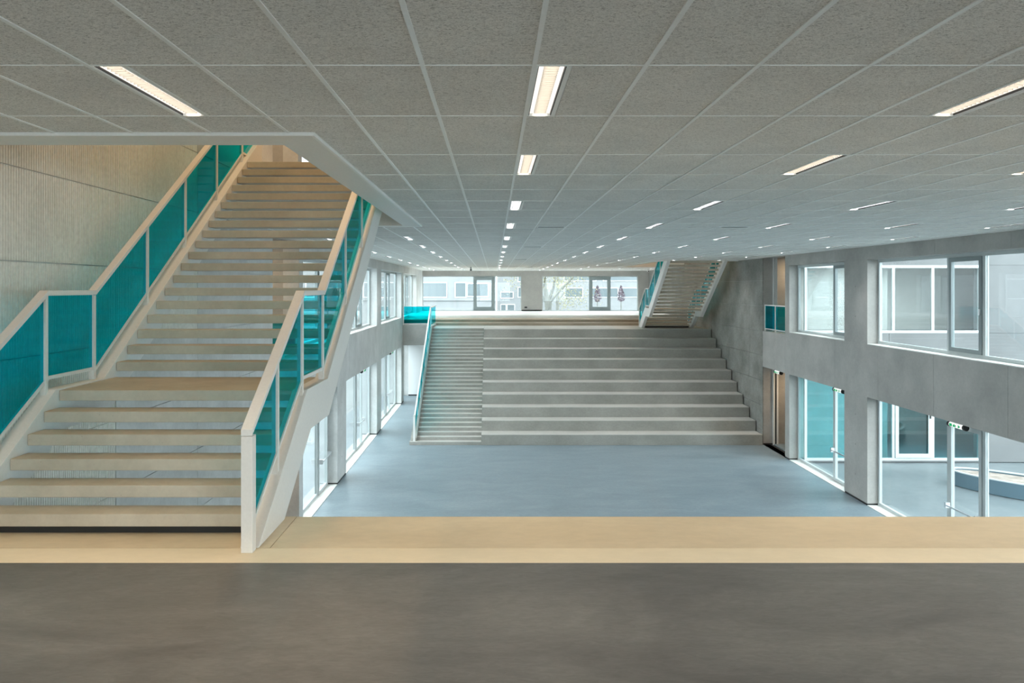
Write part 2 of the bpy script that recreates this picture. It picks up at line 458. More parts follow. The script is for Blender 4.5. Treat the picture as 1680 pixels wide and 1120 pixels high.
for S, side in ((LS, 'left'), (RS, 'right')):
    WALL[side] = side_wall(S)
    for i, (u0, u1, d0, d1) in enumerate(BAYS):
        order = i if S.left else 3 - i
        nm = ['first', 'second', 'third', 'fourth'][order]
        window_unit(S, side, u0, u1, d0, d1, SILL + 0.022, HEAD, False, '%s upper window bay of the %s wall counted from the camera' % (nm, side), '')
        if i < 3:
            nm2 = ['first', 'second', 'third', 'fourth'][i if S.left else 3 - i]
            window_unit(S, side, u0, u1, d0, d1, 0.02, BAND, True, '%s lower glazed bay of the %s wall counted from the camera' % (nm2, side),
                        'glazed door with push bar in the %s lower bay, %s wall' % (nm2, side))
window_unit(LS, 'left', 42.0, 44.3, 42.05, 43.1, 0.02, BAND, True, 'narrow lower window beside the white passage wall', 'glazed door beside the white passage wall')
# window of the floor above the near stair
window_unit(LS, 'left', 19.9, 24.26, 22.85, 24.12, EYE + 2.65, EYE + 5.0, False, 'bright window on the floor above the near staircase', '')

# corridor openings in both walls
def corridor(S, side):
    w = WALL[side]
    for (zf, zt, lv) in ((0.0, BAND, 'lower'), (SILL - 0.10, C, 'upper'), (U, ROOF, 'top')):
        if lv == 'top' and side == 'right': continue
        f = S.obj('corridor_floor', 'black' if lv == 'lower' else 'tread', w, 17.0, 19.66, 0.02 if lv == 'lower' else 0.30, 3.6, zf - 0.12, zf)
        S.obj('corridor_wall', 'concrete', w, 17.0, 17.17, TH + 0.001, 3.6, zf, zt)
        S.obj('corridor_wall', 'concrete', w, 19.5, 19.66, TH + 0.001, 3.6, zf, zt)
        S.obj('corridor_wall', 'concrete', w, 17.0, 19.66, 3.6, 3.75, zf, zt)
        S.obj('corridor_ceiling', 'concrete', w, 17.0, 19.66, 0.301, 3.75, zt, zt + 0.12)
        p = MB()
        S.box(p, 17.175, 17.27, 0.40, 0.46, zf, zt); S.box(p, 17.175, 17.27, 0.53, 0.60, zf, zt)
        fr = p.build('door_track', 'steel', w); fr['label'] = 'pale steel door track'
        S.obj('track_gap', 'black', fr, 17.175, 17.25, 0.461, 0.529, zf, zt)
        if lv == 'lower': S.obj('plinth', 'black', w, 17.172, 17.18, 0.02, 0.40, 0.0, 0.06)
        # a warm downlight in the corridor ceiling
        d = S.obj('downlight', 'spot', w, 18.2, 18.36, 1.3, 1.46, zt - 0.02, zt - 0.004)
        x = XL - 1.38 if S.left else XR + 1.38
        y = 18.28 if S.left else YSUM - 18.28
        area_lamp('corridor_lamp', x, y, zt - 0.03, 0.3, 0.3, 26, WARM)
        if lv == 'upper':
            r = empty('corridor_balustrade', (0, 0, 0))
            tag(r, 'small teal glass balustrade across the upper corridor opening, %s wall' % side, 'balustrade')
            z0 = SILL - 0.09
            mb = MB()
            S.box(mb, 17.19, 19.49, 0.06, 0.11, z0 + 1.02, z0 + 1.06); S.box(mb, 17.19, 19.49, 0.07, 0.10, z0 + 0.08, z0 + 0.11)
            mb.build('rail_frame', 'steel', r)
            for q in (17.22, 18.34, 19.46):
                S.obj('post', 'steel', r, q - 0.025, q + 0.025, 0.062, 0.108, z0, z0 + 1.02)
            S.obj('glass_panel', 'teal', r, 17.25, 18.31, 0.08, 0.092, z0 + 0.115, z0 + 1.015)
            S.obj('glass_panel', 'teal', r, 18.37, 19.43, 0.08, 0.092, z0 + 0.115, z0 + 1.015)
corridor(LS, 'left'); corridor(RS, 'right')

# ------------------------------------------------------------------ far wall, roof, rear wall
fw = MB()
fw.box(XL - TH, XR + TH, YF, YF + TH, HEAD, ROOF)
fw.box(XL - TH, XR + TH, YF, YF + TH, 0, SILL)
fw.box(1.93, 3.40, YF, YF + TH, SILL, HEAD)
fw.box(10.17, XR + TH, YF, YF + TH, SILL, HEAD)
fw.box(XL - TH, XL, YF, YF + TH, SILL, HEAD)
wf = struct(fw.build('wall_back', 'concrete'), 'far concrete wall with two wide windows and a pier between', 'wall')
box('plinth', 'black', 1.95, 3.38, YF - 0.012, YF - 0.001, SILL + 0.01, SILL + 0.09, wf)
so = box('socket', 'black', 2.15, 2.34, YF - 0.02, YF - 0.001, EYE - 1.45, EYE - 1.34, wf)
so['label'] = 'small black wall socket'
def far_window(x0, x1, s0, s1, label):
    wn[0] += 1
    y0, y1 = YF + 0.12, YF + 0.20; f = 0.05
    z0, z1 = SILL + 0.012, HEAD
    mb = MB().box(x0, x1, y0, y1, z1 - f, z1).box(x0, x1, y0, y1, z0, z0 + f).box(x0, x0 + f, y0, y1, z0 + f, z1 - f).box(x1 - f, x1, y0, y1, z0 + f, z1 - f)
    w = struct(mb.build('window_%d' % wn[0], 'frame'), label, 'window')
    for a, b in ((x0 + f, s0), (s1, x1 - f)):
        box('pane', 'glass', a, b, YF + 0.15, YF + 0.17, z0 + f, z1 - f, w)
    sw = 0.24; a, b = YF + 0.06, YF + 0.18
    mb = MB().box(s0, s1, a, b, z1 - f - sw, z1 - f).box(s0, s1, a, b, z0 + f, z0 + f + sw)
    mb.box(s0, s0 + sw, a, b, z0 + f + sw, z1 - f - sw).box(s1 - sw, s1, a, b, z0 + f + sw, z1 - f - sw)
    sh = mb.build('opening_sash', 'sash', w); sh['label'] = 'grey opening sash'
    box('pane', 'glass', s0 + sw, s1 - sw, YF + 0.10, YF + 0.12, z0 + f + sw, z1 - f - sw, sh)
far_window(XL, 1.93, -1.46, 0.06, 'wide far window left of the concrete pier')
far_window(3.40, 10.17, 6.72, 8.24, 'wide far window right of the concrete pier')
rw = MB()
rw.box(XL - TH, XR + TH, YB - TH, YB, HEAD, ROOF)
rw.box(XL - TH, XR + TH, YB - TH, YB, 0, B)
rw.box(2.44, 3.91, YB - TH, YB, B, HEAD); rw.box(XL - TH, -4.33, YB - TH, YB, B, HEAD); rw.box(XR, XR + TH, YB - TH, YB, B, HEAD)
struct(rw.build('wall_rear', 'concrete'), 'concrete wall with wide windows behind the camera', 'wall')
for (x0, x1, lab) in ((-4.33, 2.44, 'wide window behind the camera, stair side'), (3.91, XR, 'wide window behind the camera, courtyard side')):
    wn[0] += 1
    f = 0.06; ya, yb_ = YB - 0.20, YB - 0.12; z0, z1 = B, HEAD
    mb = MB().box(x0, x1, ya, yb_, z1 - f, z1).box(x0, x1, ya, yb_, z0, z0 + f).box(x0, x0 + f, ya, yb_, z0 + f, z1 - f).box(x1 - f, x1, ya, yb_, z0 + f, z1 - f)
    w = struct(mb.build('window_%d' % wn[0], 'frame'), lab, 'window')
    box('pane', 'glass', x0 + f, x1 - f, YB - 0.17, YB - 0.15, z0 + f, z1 - f, w)
struct(box('roof', 'white_wall', XL - TH, XR + TH, YB - 0.3, YF + TH, ROOF, ROOF + 0.3), 'ceiling of the floor above', 'ceiling')

# ------------------------------------------------------------------ suspended ceiling
def slab_with_holes(mb, z0, z1, holes, X0, X1, Y0, Y1):
    ys = sorted({Y0, Y1} | {h[2] for h in holes} | {h[3] for h in holes})
    for a, b in zip(ys, ys[1:]):
        xs = [(X0, X1)]
        for h in holes:
            if h[2] <= a and h[3] >= b:
                nx = []
                for (p, q) in xs:
                    if h[0] > p: nx.append((p, min(q, h[0])))
                    if h[1] < q: nx.append((max(p, h[1]), q))
                xs = nx
        for (p, q) in xs:
            if q - p > 1e-3: mb.box(p, q, a, b, z0, z1)
ce = MB()
slab_with_holes(ce, C + 0.05, U, [OPEN_L, OPEN_R], XL, XR, YB, YF)
CEIL = struct(ce.build('ceiling', 'soffit'), 'suspended ceiling of grey wood-wool tiles over the hall', 'ceiling')
# trims round the two stair openings
def opening_trim(n, o, label):
    x0, x1, y0, y1 = o
    mb = MB()
    if n == 1:
        mb.box(x0, -1.41, 5.80, 6.19, C - 0.02, C + 0.049)
        mb.box(x1, -1.41, 6.19, 14.30, C - 0.02, C + 0.049)
        mb.box(x0, -1.41, 14.30, 14.45, C - 0.02, C + 0.049)
    else:
        mb.box(7.15, x1, y0 - 0.15, y0, C - 0.02, C + 0.049)
        mb.box(7.15, x0, y0, y1, C - 0.02, C + 0.049)
        mb.box(7.15, x1, y1, y1 + 0.38, C - 0.02, C + 0.049)
    t = struct(mb.build('trim_%d' % n, 'soffit'), label, 'trim')
    if n == 1:
        box('edge_profile', 'rail', x0, -1.385, 5.775, 5.80, C - 0.026, C + 0.02, t)
        box('edge_profile', 'rail', -1.41, -1.385, 5.80, 14.45, C - 0.026, C + 0.02, t)
        box('edge_profile', 'rail', x0, -1.385, 14.45, 14.475, C - 0.026, C + 0.02, t)
    else:
        box('edge_profile', 'rail', 7.125, 7.15, y0 - 0.15, y1 + 0.38, C - 0.026, C + 0.02, t)
        box('edge_profile', 'rail', 7.125, x1, y0 - 0.175, y0 - 0.15, C - 0.026, C + 0.02, t)
opening_trim(1, OPEN_L, 'smooth plaster border of the ceiling opening over the near stair')
opening_trim(2, OPEN_R, 'smooth plaster border of the ceiling opening over the far stair')
EXC = [(XL, -1.385, 5.775, 14.475), (7.125, XR, 33.525, 43.38)]
RX = [round(0.2165 + 0.6 * k, 4) for k in range(-8, 18)]
RY = [4.03 - 1.2 * k for k in range(8, 0, -1)] + [4.03, 5.22] + [6.74 + 1.2 * k for k in range(39)]
RY = [y for y in RY if YB < y < 52.0]
LAMPROWS = [4.03, 6.74] + [6.74 + 3.6 * k for k in range(1, 13)]
LAMPCOLS = [  # grid line, side of the line the lamp sits on, description
    (-3.9835, -1, 'the column along the left window wall'),
    (-2.1835, 1, 'the column left of the middle one'),
    (0.2165, 1, 'the middle column straight ahead'),
    (3.2165, -1, 'the first column right of the middle'),
    (5.6165, -1, 'the second column right of the middle'),
    (8.0165, -1, 'the third column right of the middle'),
    (9.8165, 1, 'the last column along the right wall')]
LW = 0.205   # width taken out of a tile
lamps = {}
for ci, (gx, sd, txt) in enumerate(LAMPCOLS):
    for ri, y in enumerate(LAMPROWS):
        if y + 1.2 > 51.5: continue
        x0, x1 = (gx, gx + LW) if sd > 0 else (gx - LW, gx)
        if any(x1 > e[0] and x0 < e[1] and y + 1.2 > e[2] and y < e[3] for e in EXC): continue
        lamps[(ci, ri)] = (x0, x1, y)
# tiles
cells = []
xe = [XL + 0.0] + RX + [XR]
ye = [YB] + RY + [51.6]
for j in range(len(ye) - 1):
    for i in range(len(xe) - 1):
        x0, x1, y0, y1 = xe[i], xe[i + 1], ye[j], ye[j + 1]
        rects = [(x0, x1, y0, y1)]
        for e in EXC:
            nr = []
            for (p, q, r, t) in rects:
                if q <= e[0] or p >= e[1] or t <= e[2] or r >= e[3]: nr.append((p, q, r, t)); continue
                if r < e[2]: nr.append((p, q, r, e[2]))
                if t > e[3]: nr.append((p, q, e[3], t))
                r2, t2 = max(r, e[2]), min(t, e[3])
                if p < e[0]: nr.append((p, e[0], r2, t2))
                if q > e[1]: nr.append((e[1], q, r2, t2))
            rects = [c for c in nr if c[1] - c[0] > 0.02 and c[3] - c[2] > 0.02]
        for (x0, x1, y0, y1) in rects:
          for (lx0, lx1, ly) in lamps.values():
            if lx0 < x1 - 0.01 and lx1 > x0 + 0.01 and ly < y1 - 0.1 and ly + 1.19 > y0 + 0.1:
                if abs(lx0 - x0) < 0.02: x0 = lx1
                else: x1 = lx0
          cells.append((x0, x1, y0, y1))
def px(x, y): return VX + F * x / y, VY - F * (C - EYE) / y
def seen(c):
    if c[3] < 3.0: return False
    y = max(c[2], 3.2)
    ax, ay = px((c[0] + c[1]) / 2, (y + c[3]) / 2)
    return -60 < ax < 1740
cells.sort(key=lambda c: (0 if seen(c) else 1, (c[2] if seen(c) else 0)))
tm = {}
rest = MB()
for n, (x0, x1, y0, y1) in enumerate(cells):
    g = 0.0035
    if n < 300 and seen((x0, x1, y0, y1)):
        key = (round(x1 - x0, 3), round(y1 - y0, 3))
        if key not in tm:
            w, d = (x1 - x0) / 2 - g, (y1 - y0) / 2 - g
            tm[key] = MB().box(-w, w, -d, d, 0.0, 0.025).mesh('ceiling_tile', 'tile')
        link('ceiling_tile', tm[key], CEIL, ((x0 + x1) / 2, (y0 + y1) / 2, C))
    else:
        rest.box(x0 + g, x1 - g, y0 + g, y1 - g, C, C + 0.025)
rt = rest.build('ceiling_tile_field', 'tile', CEIL); rt['kind'] = 'stuff'; rt['label'] = 'far field of grey wood-wool ceiling tiles'
# plain plaster strip where the ceiling meets the far wall
box('end_strip', 'rail', XL, XR, 51.6, YF, C - 0.005, C + 0.03, CEIL)
# rails
def spans(lo, hi, cuts):
    out = [(lo, hi)]
    for a, b in cuts:
        nx = []
        for p, q in out:
            if b <= p or a >= q: nx.append((p, q)); continue
            if a > p: nx.append((p, a))
            if b < q: nx.append((b, q))
        out = nx
    return out
for x in RX:
    cuts = [(e[2], e[3]) for e in EXC if e[0] < x < e[1]]
    for a, b in spans(YB, 51.6, cuts):
        box('ceiling_rail', 'rail', x - 0.0125, x + 0.0125, a, b, C - 0.006, C + 0.002, CEIL)
lrow = {}
for (lx0, lx1, ly) in lamps.values():
    lrow.setdefault(round(ly, 2), []).append((lx0, lx1))
for y in RY:
    cuts = [(e[0], e[1]) for e in EXC if e[2] < y < e[3]]
    for a, b in spans(XL, XR, cuts):
        box('cross_rail', 'rail', a, b, y - 0.005, y + 0.005, C - 0.004, C + 0.0015, CEIL)

# recessed lamps: one mould, copied
def lamp_meshes():
    w = LW / 2
    body = MB()
    body.box(-w, -w + 0.022, 0.0, 1.19, -0.004, 0.045).box(w - 0.028, w, 0.0, 1.19, -0.004, 0.045)
    body.box(-w + 0.022, w - 0.028, 0.0, 0.012, -0.004, 0.045).box(-w + 0.022, w - 0.028, 1.178, 1.19, -0.004, 0.045)
    h = body.mesh('housing', 'rail')
    gap = MB().box(-w + 0.022, -w + 0.027, 0.012, 1.178, 0.0, 0.03).box(w - 0.033, w - 0.028, 0.012, 1.178, 0.0, 0.03).mesh('shadow_gap', 'black')
    refl = MB().box(-w + 0.022, w - 0.028, 0.012, 1.178, 0.036, 0.042).mesh('reflector', 'louvre')
    lou = MB()
    for k in range(26):
        y = 0.05 + k * 0.0436
        lou.prism([(y, 0.004), (y + 0.003, 0.004), (y + 0.006, 0.026), (y - 0.003, 0.026)], -0.044, 0.038)
    lm = lou.mesh('louvre', 'louvre')
    t = []
    for nm in ('tube', 'tube_warm'):
        t.append([MB().box(-0.072, -0.046, 0.02, 1.17, 0.012, 0.03).mesh('lamp_tube', nm), MB().box(0.04, 0.066, 0.02, 1.17, 0.012, 0.03).mesh('lamp_tube', nm)])
    return h, gap, refl, lm, t
LH, LG, LR, LL, LT = lamp_meshes()
LDATA = []
for nm, col, k in (('lamp_light', (0.97, 0.985, 1.0), 1.0), ('lamp_light_warm', (1.0, 0.85, 0.65), 0.85)):
    l = bpy.data.lights.new(nm, 'AREA'); l.shape = 'RECTANGLE'; l.size = 0.08; l.size_y = 1.14
    l.energy = LAMP_POWER * k; l.color = col; l.spread = math.radians(96)
    LDATA.append(l)
for ci in range(7):
    rows = sorted(r for (c, r) in lamps if c == ci)
    vis = 0
    for r in rows:
        x0, x1, y = lamps[(ci, r)]
        mx = px((x0 + x1) / 2, y + 1.1)[0]
        e = empty('ceiling_light', ((x0 + x1) / 2, y, C))
        if LAMPCOLS[ci][1] < 0: e.scale = (1, 1, 1)
        if -5 < mx < 1690:
            lab = 'recessed louvred ceiling light, %s in %s' % (ORD[vis], LAMPCOLS[ci][2]); vis += 1
        else:
            lab = 'ceiling light outside the picture in %s, row %s' % (LAMPCOLS[ci][2], ['one', 'two', 'three', 'four', 'five'][r])
        tag(e, lab, 'ceiling light', 'recessed louvred ceiling lights')
        link('housing', LH, e); link('shadow_gap', LG, e); link('reflector', LR, e); link('louvre', LL, e)
        warm = y < 8
        for tme in LT[1 if warm else 0]: link('lamp_tube', tme, e)
        ld = LDATA[1 if warm else 0]
        lo = bpy.data.objects.new('lamp_light', ld); COL.objects.link(lo); lo.parent = e; lo.location = (-0.003, 0.595, 0.034)
# slot diffusers set into the tiles
for (x0, y, lab) in ((0.82, 14.75, 'nearest slot air diffuser right of the middle light column'), (4.42, 14.75, 'slot air diffuser between first and second light columns on the right'),
                     (0.82, 21.9, 'middle slot air diffuser beside the middle light column'), (4.42, 25.4, 'far slot air diffuser between the right light columns'),
                     (0.82, 31.6, 'farthest slot air diffuser beside the middle light column')):
    e = empty('air_diffuser', (x0 + 0.3, y, C)); tag(e, lab, 'air diffuser', 'slot air diffusers')
    MB().box(-0.28, 0.28, -0.09, 0.09, -0.008, -0.001).build('plate', 'rail', e)
    for k in (-0.045, 0.045):
        MB().box(-0.25, 0.25, k - 0.012, k + 0.012, -0.011, -0.0085).build('slot', 'black', e)

# ------------------------------------------------------------------ staircases
R, G = 0.172, 0.2566
def staircase(loc, rz, label):
    """local origin: middle of the stair foot on the gallery slab; y runs up the stair"""
    ox, oy = -3.2, 5.96
    e = empty('concrete_staircase', loc, rz)
    tag(e, label, 'staircase')
    xl, xr = -4.384 - ox, -2.02 - ox
    def Y(z): return z - oy
    zb = EYE - B
    def H(h): return h + zb           # height relative to the eye -> above the slab
    # treads
    tread = MB().box(xl + 0.002, xr - 0.002, 0, 0.262, -0.105, 0.0).mesh('tread', 'tread')
    for k in range(1, 25):
        if k == 6: continue
        yf = 6.283 + G * (k - 1) if k <= 5 else 8.714 + G * (k - 7)
        o = link('tread', tread, e, (0, Y(yf), R * k))
        md = o.modifiers.new('edge', 'BEVEL'); md.width = 0.006; md.segments = 2
    ld = MB().box(xl + 0.002, xr - 0.002, Y(7.568), Y(8.70), 6 * R - 0.105, 6 * R).build('landing', 'tread', e, 0.006)
    ld['label'] = 'wide landing slab'
    yt = 8.714 + G * 18
    tl = MB().box(xl + 0.002, xr - 0.002, Y(yt), Y(14.29), 25 * R - 0.105, 25 * R).build('top_tread', 'tread', e, 0.006)
    toe = box('toe_shade', 'black', xl + 0.01, xr - 0.01, Y(6.34), Y(6.39), 0.0, 0.066, e)  # black bar standing in for the shade under the first tread
    # stringers
    top_y = 14.2
    s = R / G
    poly = [(Y(5.96), 0.0), (Y(7.52), H(-1.02)), (Y(8.45), H(-1.02)), (Y(top_y), H(-1.02) + (top_y - 8.45) * s)]
    poly = [(Y(5.96), 0.0), (Y(6.70), 0.0), (Y(7.67), H(-1.44)), (Y(8.51), H(-1.44)), (Y(top_y), H(-1.44) + (top_y - 8.51) * s),
            (Y(top_y), H(-1.02) + (top_y - 8.45) * s), (Y(8.45), H(-1.02)), (Y(7.52), H(-1.02))]
    for (a, b) in ((-4.536 - ox, -4.386 - ox), (-2.018 - ox, -1.868 - ox)):
        MB().prism(poly, a, b).build('stringer', 'steel', e, 0.005)
    # balustrades
    ry = [(5.845, -1.105), (7.47, -0.03), (8.37, -0.03), (yt - 0.1, -0.03 + (yt - 0.1 - 8.37) * s), (14.2, -0.03 + (yt - 0.1 - 8.37) * s)]
    by = [(5.935, -1.86), (7.52, -0.885), (8.42, -0.885), (yt, -0.885 + (yt - 8.42) * s), (14.2, -0.885 + (yt - 8.42) * s)]
    def interp(pl, y):
        for (a, b) in zip(pl, pl[1:]):
            if a[0] <= y <= b[0]: return a[1] + (b[1] - a[1]) * (y - a[0]) / (b[0] - a[0])
        return pl[0][1] if y < pl[0][0] else pl[-1][1]
    def sline(y):
        return interp([(5.96, -2.067), (7.52, -1.02), (8.45, -1.02), (top_y, -1.02 + (top_y - 8.45) * s)], y)
    for xc in (-4.475 - ox, -1.926 - ox):
        pl = [(Y(a), H(b)) for a, b in ry]
        hr = MB().prism(pl + [(a, b - 0.05) for a, b in reversed(pl)], xc - 0.045, xc + 0.045).build('handrail', 'steel', e, 0.003)
        hr['label'] = 'pale painted handrail with teal glass infill'
        pl = [(Y(a), H(b)) for a, b in by]
        MB().prism(pl + [(a, b - 0.035) for a, b in reversed(pl)], xc - 0.02, xc + 0.02).build('bottom_rail', 'steel', hr)
        nw = MB().box(xc - 0.045, xc + 0.045, Y(5.847), Y(5.935), 0.0, H(-1.157)).build('newel_post', 'steel', hr, 0.003)
        ps = [6.62, 7.47, 8.37, 9.66, 10.85, 12.08, 13.3]
        for p in ps:
            t = interp(ry, p) - 0.055
            MB().box(xc - 0.0275, xc + 0.0275, Y(p) - 0.022, Y(p) + 0.022, H(sline(p) - 0.02), H(t)).build('post', 'steel', hr)
        ends = [5.935] + ps + [14.15]
        for a, b in zip(ends, ends[1:]):
            ya, yb_ = a + (0.024 if a > 6 else 0.003), b - 0.024
            mids = [ya] + [k for k in (7.47, 7.52, 8.37, 8.42, yt - 0.1, yt) if ya < k < yb_] + [yb_]
            tp = [(Y(k), H(interp(ry, k) - 0.052)) for k in mids]
            bt = [(Y(k), H(interp(by, k) + 0.002)) for k in mids]
            MB().prism(bt + tp[::-1], xc - 0.008, xc + 0.008).build('glass_panel', 'teal', hr)
    return e
staircase((-3.2, 5.96, B), 0.0, 'large open-riser concrete staircase with teal glass balustrades in the left foreground')
staircase((5.74 + 3.2, 45.4 - 5.96, B), math.pi, 'distant open-riser staircase rising from the tribune platform on the right')

# ------------------------------------------------------------------ tribune with its side stair, far floor
tr = empty('seating_tribune', (5.2, 30.36, 0)); tag(tr, 'wide grey concrete seating tribune of ten tall steps', 'tribune')
for k in range(1, 11):
    y = 30.36 + 0.793 * (k - 1)
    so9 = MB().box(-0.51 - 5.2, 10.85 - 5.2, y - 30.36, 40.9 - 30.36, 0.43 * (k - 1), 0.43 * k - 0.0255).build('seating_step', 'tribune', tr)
    tt = MB().box(-0.51 - 5.2, 10.85 - 5.2, y - 30.362, (y - 30.36 + 0.80) if k < 10 else 10.54, 0.43 * k - 0.025, 0.43 * k).build('lit_tread_top', 'lit_tread_top', so9, 0.006)  # thin top slab that carries the overhead light as a paler colour
ts = empty('tribune_stair', (-1.8, 30.36, 0)); tag(ts, 'narrow concrete stair beside the seating tribune, tinted by teal glass', 'staircase')
sr = 4.3 / 30
for j in range(1, 31):
    y = 0.275 * (j - 1) * 0.985
    x0 = -3.135 if j > 1 else -3.42
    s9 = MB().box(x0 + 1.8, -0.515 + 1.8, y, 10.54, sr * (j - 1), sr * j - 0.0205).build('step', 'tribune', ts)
    MB().box(x0 + 1.8, -0.515 + 1.8, y - 0.002, (y + 0.28) if j < 30 else 10.54, sr * j - 0.02, sr * j).build('lit_tread_top', 'lit_tread_top', s9, 0.004)
st = 0.275 * 0.985
sy = 29 * st
poly = [(0.12, sr), (0.12, sr + 0.12), (sy, 4.3 + 0.10), (11.14, 4.3 + 0.10), (11.14, 4.0), (13.9, 4.0), (13.9, sr)]
MB().prism(poly, -3.38 + 1.8, -3.14 + 1.8).build('side_string', 'tribune', ts)
xc = -3.235 + 1.8
hp = [(0.05, 1.20), (0.30, 1.20 + 0.0), (sy, 4.3 + 1.08), (11.14, 4.3 + 1.08)]
hr = MB().prism(hp + [(a, b - 0.05) for a, b in reversed(hp)], xc - 0.03, xc + 0.03).build('handrail', 'steel', ts)
hr['label'] = 'pale handrail with teal glass infill'
MB().box(xc - 0.04, xc + 0.04, 0.05, 0.13, sr, 1.17).build('newel_post', 'steel', hr)
MB().box(xc - 0.03, xc + 0.03, sy - 0.03, sy + 0.03, 4.38, 4.3 + 1.04).build('post', 'steel', hr)
nP = 7
for i in range(nP):
    a, b = 0.30 + (sy - 0.30) * i / nP, 0.30 + (sy - 0.30) * (i + 1) / nP
    if i: MB().box(xc - 0.02, xc + 0.02, a - 0.02, a + 0.02, sr + 0.1 + (4.17) * (a / sy), 1.15 + (a - 0.3) / (sy - 0.3) * 4.18).build('post', 'steel', hr)
    def bz(y): return sr + 0.14 + (4.3 + 0.115 - sr - 0.14) * (y / sy)
    def tz(y): return 1.145 + (y - 0.3) / (sy - 0.3) * 4.18
    MB().prism([(a + 0.025, bz(a)), (b - 0.025, bz(b)), (b - 0.025, tz(b)), (a + 0.025, tz(a))], xc - 0.008, xc + 0.008).build('glass_panel', 'teal', hr)
for i in range(2):
    a = sy + 0.03 + (11.11 - sy) * i / 2; b = a + (11.11 - sy) / 2 - 0.06
    MB().box(xc - 0.008, xc + 0.008, a + 0.01, b, 4.46, 5.32).build('glass_panel', 'teal', hr)
# landing balustrade facing the camera
lb = empty('landing_balustrade', (-4.2, 41.52, B)); tag(lb, 'teal glass balustrade on the landing edge left of the tribune stair', 'balustrade')
MB().box(XL + 4.2 + 0.02, -3.42 + 4.2, -0.02, 0.03, 1.02, 1.06).build('handrail', 'steel', lb)
MB().box(XL + 4.2 + 0.02, -3.42 + 4.2, -0.01, 0.02, 0.05, 0.09).build('bottom_rail', 'steel', lb)
for x in (XL + 0.05, -3.45):
    MB().box(x + 4.2 - 0.025, x + 4.2 + 0.025, -0.018, 0.028, 0.0, 1.02).build('post', 'steel', lb)
MB().box(XL + 4.2 + 0.085, -3.48 + 4.2, 0.0, 0.012, 0.092, 1.018).build('glass_panel', 'teal', lb)
# far floor with its shallow steps
ff = struct(box('floor_far', 'threshold', XL, 10.85, 44.5, YF, 3.18, SILL), 'pale far floor in front of the wide windows', 'floor')
for (y0, x0, z0, z1) in ((40.9, -3.38, B - 0.3, EYE - 1.93), (42.2, XL, B - 0.3, EYE - 1.79)):
    o = box('low_step', 'low_step', x0, 10.85, y0, 44.499, (z0 if y0 < 41 else EYE - 1.929), z1, ff, 0.006); o['label'] = 'low beige step up to the far floor'
box('landing_slab', 'concrete', XL, -3.381, 41.5, 44.499, 3.18, EYE - 1.93 if False else B, ff)
box('landing_step', 'low_step', XL, -3.381, 42.2, 44.499, B + 0.001, EYE - 1.931, ff)
struct(box('wall_passage', 'white_wall', XL, -3.39, 44.3, 44.49, 0.0, 3.179), 'white wall at the end of the passage beside the tribune', 'wall')
box('plinth', 'black', XL + 0.01, -3.40, 44.285, 44.299, 0.0, 0.07, bpy.data.objects['wall_passage'])

# ------------------------------------------------------------------ exit signs, cameras
def exit_sign(S, u, label, w=0.14):
    x = (XL - w) if S.left else (XR + w)
    y = u if S.left else YSUM - u
    e = empty('exit_sign', (x, y, BAND)); tag(e, label, 'exit sign', 'exit signs')
    r = 0.062
    MB().tube([(0, -0.26, -0.09), (0, 0.26, -0.09)], [r, r], 14).build('light_body', 'sign_white', e)
    for yy in (-0.33, 0.262):
        MB().tube([(0, yy, -0.09), (0, yy + 0.068, -0.09)], [r + 0.008] * 2, 14).build('end_cap', 'black', e)
    MB().box(-0.015, 0.015, -0.2, 0.2, -0.032, 0.0).build('mount', 'black', e)
    fx = -1 if not S.left else 1                       # side that faces the hall
    p = MB()
    a, b = fx * (r + 0.002), fx * (r + 0.010)
    for (y0, y1, z0, z1) in ((0.12, 0.22, -0.125, -0.06), (0.015, 0.05, -0.12, -0.075), (-0.03, 0.075, -0.088, -0.075), (0.06, 0.08, -0.125, -0.085), (-0.02, 0.0, -0.125, -0.09), (0.02, 0.045, -0.07, -0.052)):
        p.box(a, b, y0, y1, z0, z1)
    p.build('pictogram', 'sign_green', e)
    p2 = MB().prism([(-0.20, -0.09), (-0.12, -0.055), (-0.12, -0.125)], a, b).build('arrow', 'sign_green', e)
exit_sign(RS, 29.75, 'green and white exit sign over the nearest glazed door, right wall')
exit_sign(RS, 23.6, 'green and white exit sign on the far glazed bay of the right wall')
exit_sign(RS, 18.45, 'green and white exit sign over the right corridor opening')
exit_sign(LS, 29.75, 'exit sign over the glazed door of the second lower bay, left wall')
exit_sign(LS, 37.9, 'exit sign over the glazed door of the third lower bay, left wall')
def sec_cam(x, y, label, mat):
    e = empty('security_camera', (x, y, C)); tag(e, label, 'security camera')
    MB().tube([(0, 0, 0), (0, 0, -0.08)], [0.05, 0.035], 10).build('mount', mat, e)
    MB().tube([(0, 0.10, -0.13), (0, -0.13, -0.16)], [0.065, 0.065], 10).build('camera_body', mat, e)
    MB().tube([(0, -0.131, -0.16), (0, -0.15, -0.162)], [0.045, 0.04], 10).build('lens', 'black', e)
sec_cam(-1.36, 44.2, 'small grey camera hanging from the ceiling near the far windows', 'sash')
sec_cam(9.9, 48.2, 'small white camera on the ceiling behind the distant staircase', 'plastic')

# ------------------------------------------------------------------ outside
gm = MB().box(-90, XL - 0.3, -60, 170, -0.4, -0.02).box(XR + 0.3, 100, -60, 170, -0.4, -0.02).box(XL - 0.3, XR + 0.3, YF + TH, 170, -0.4, -0.02).box(XL - 0.3, XR + 0.3, -60, YB - TH, -0.4, -0.02)
struct(gm.build('ground', 'paving'), 'pale paved ground outside the windows', 'ground')
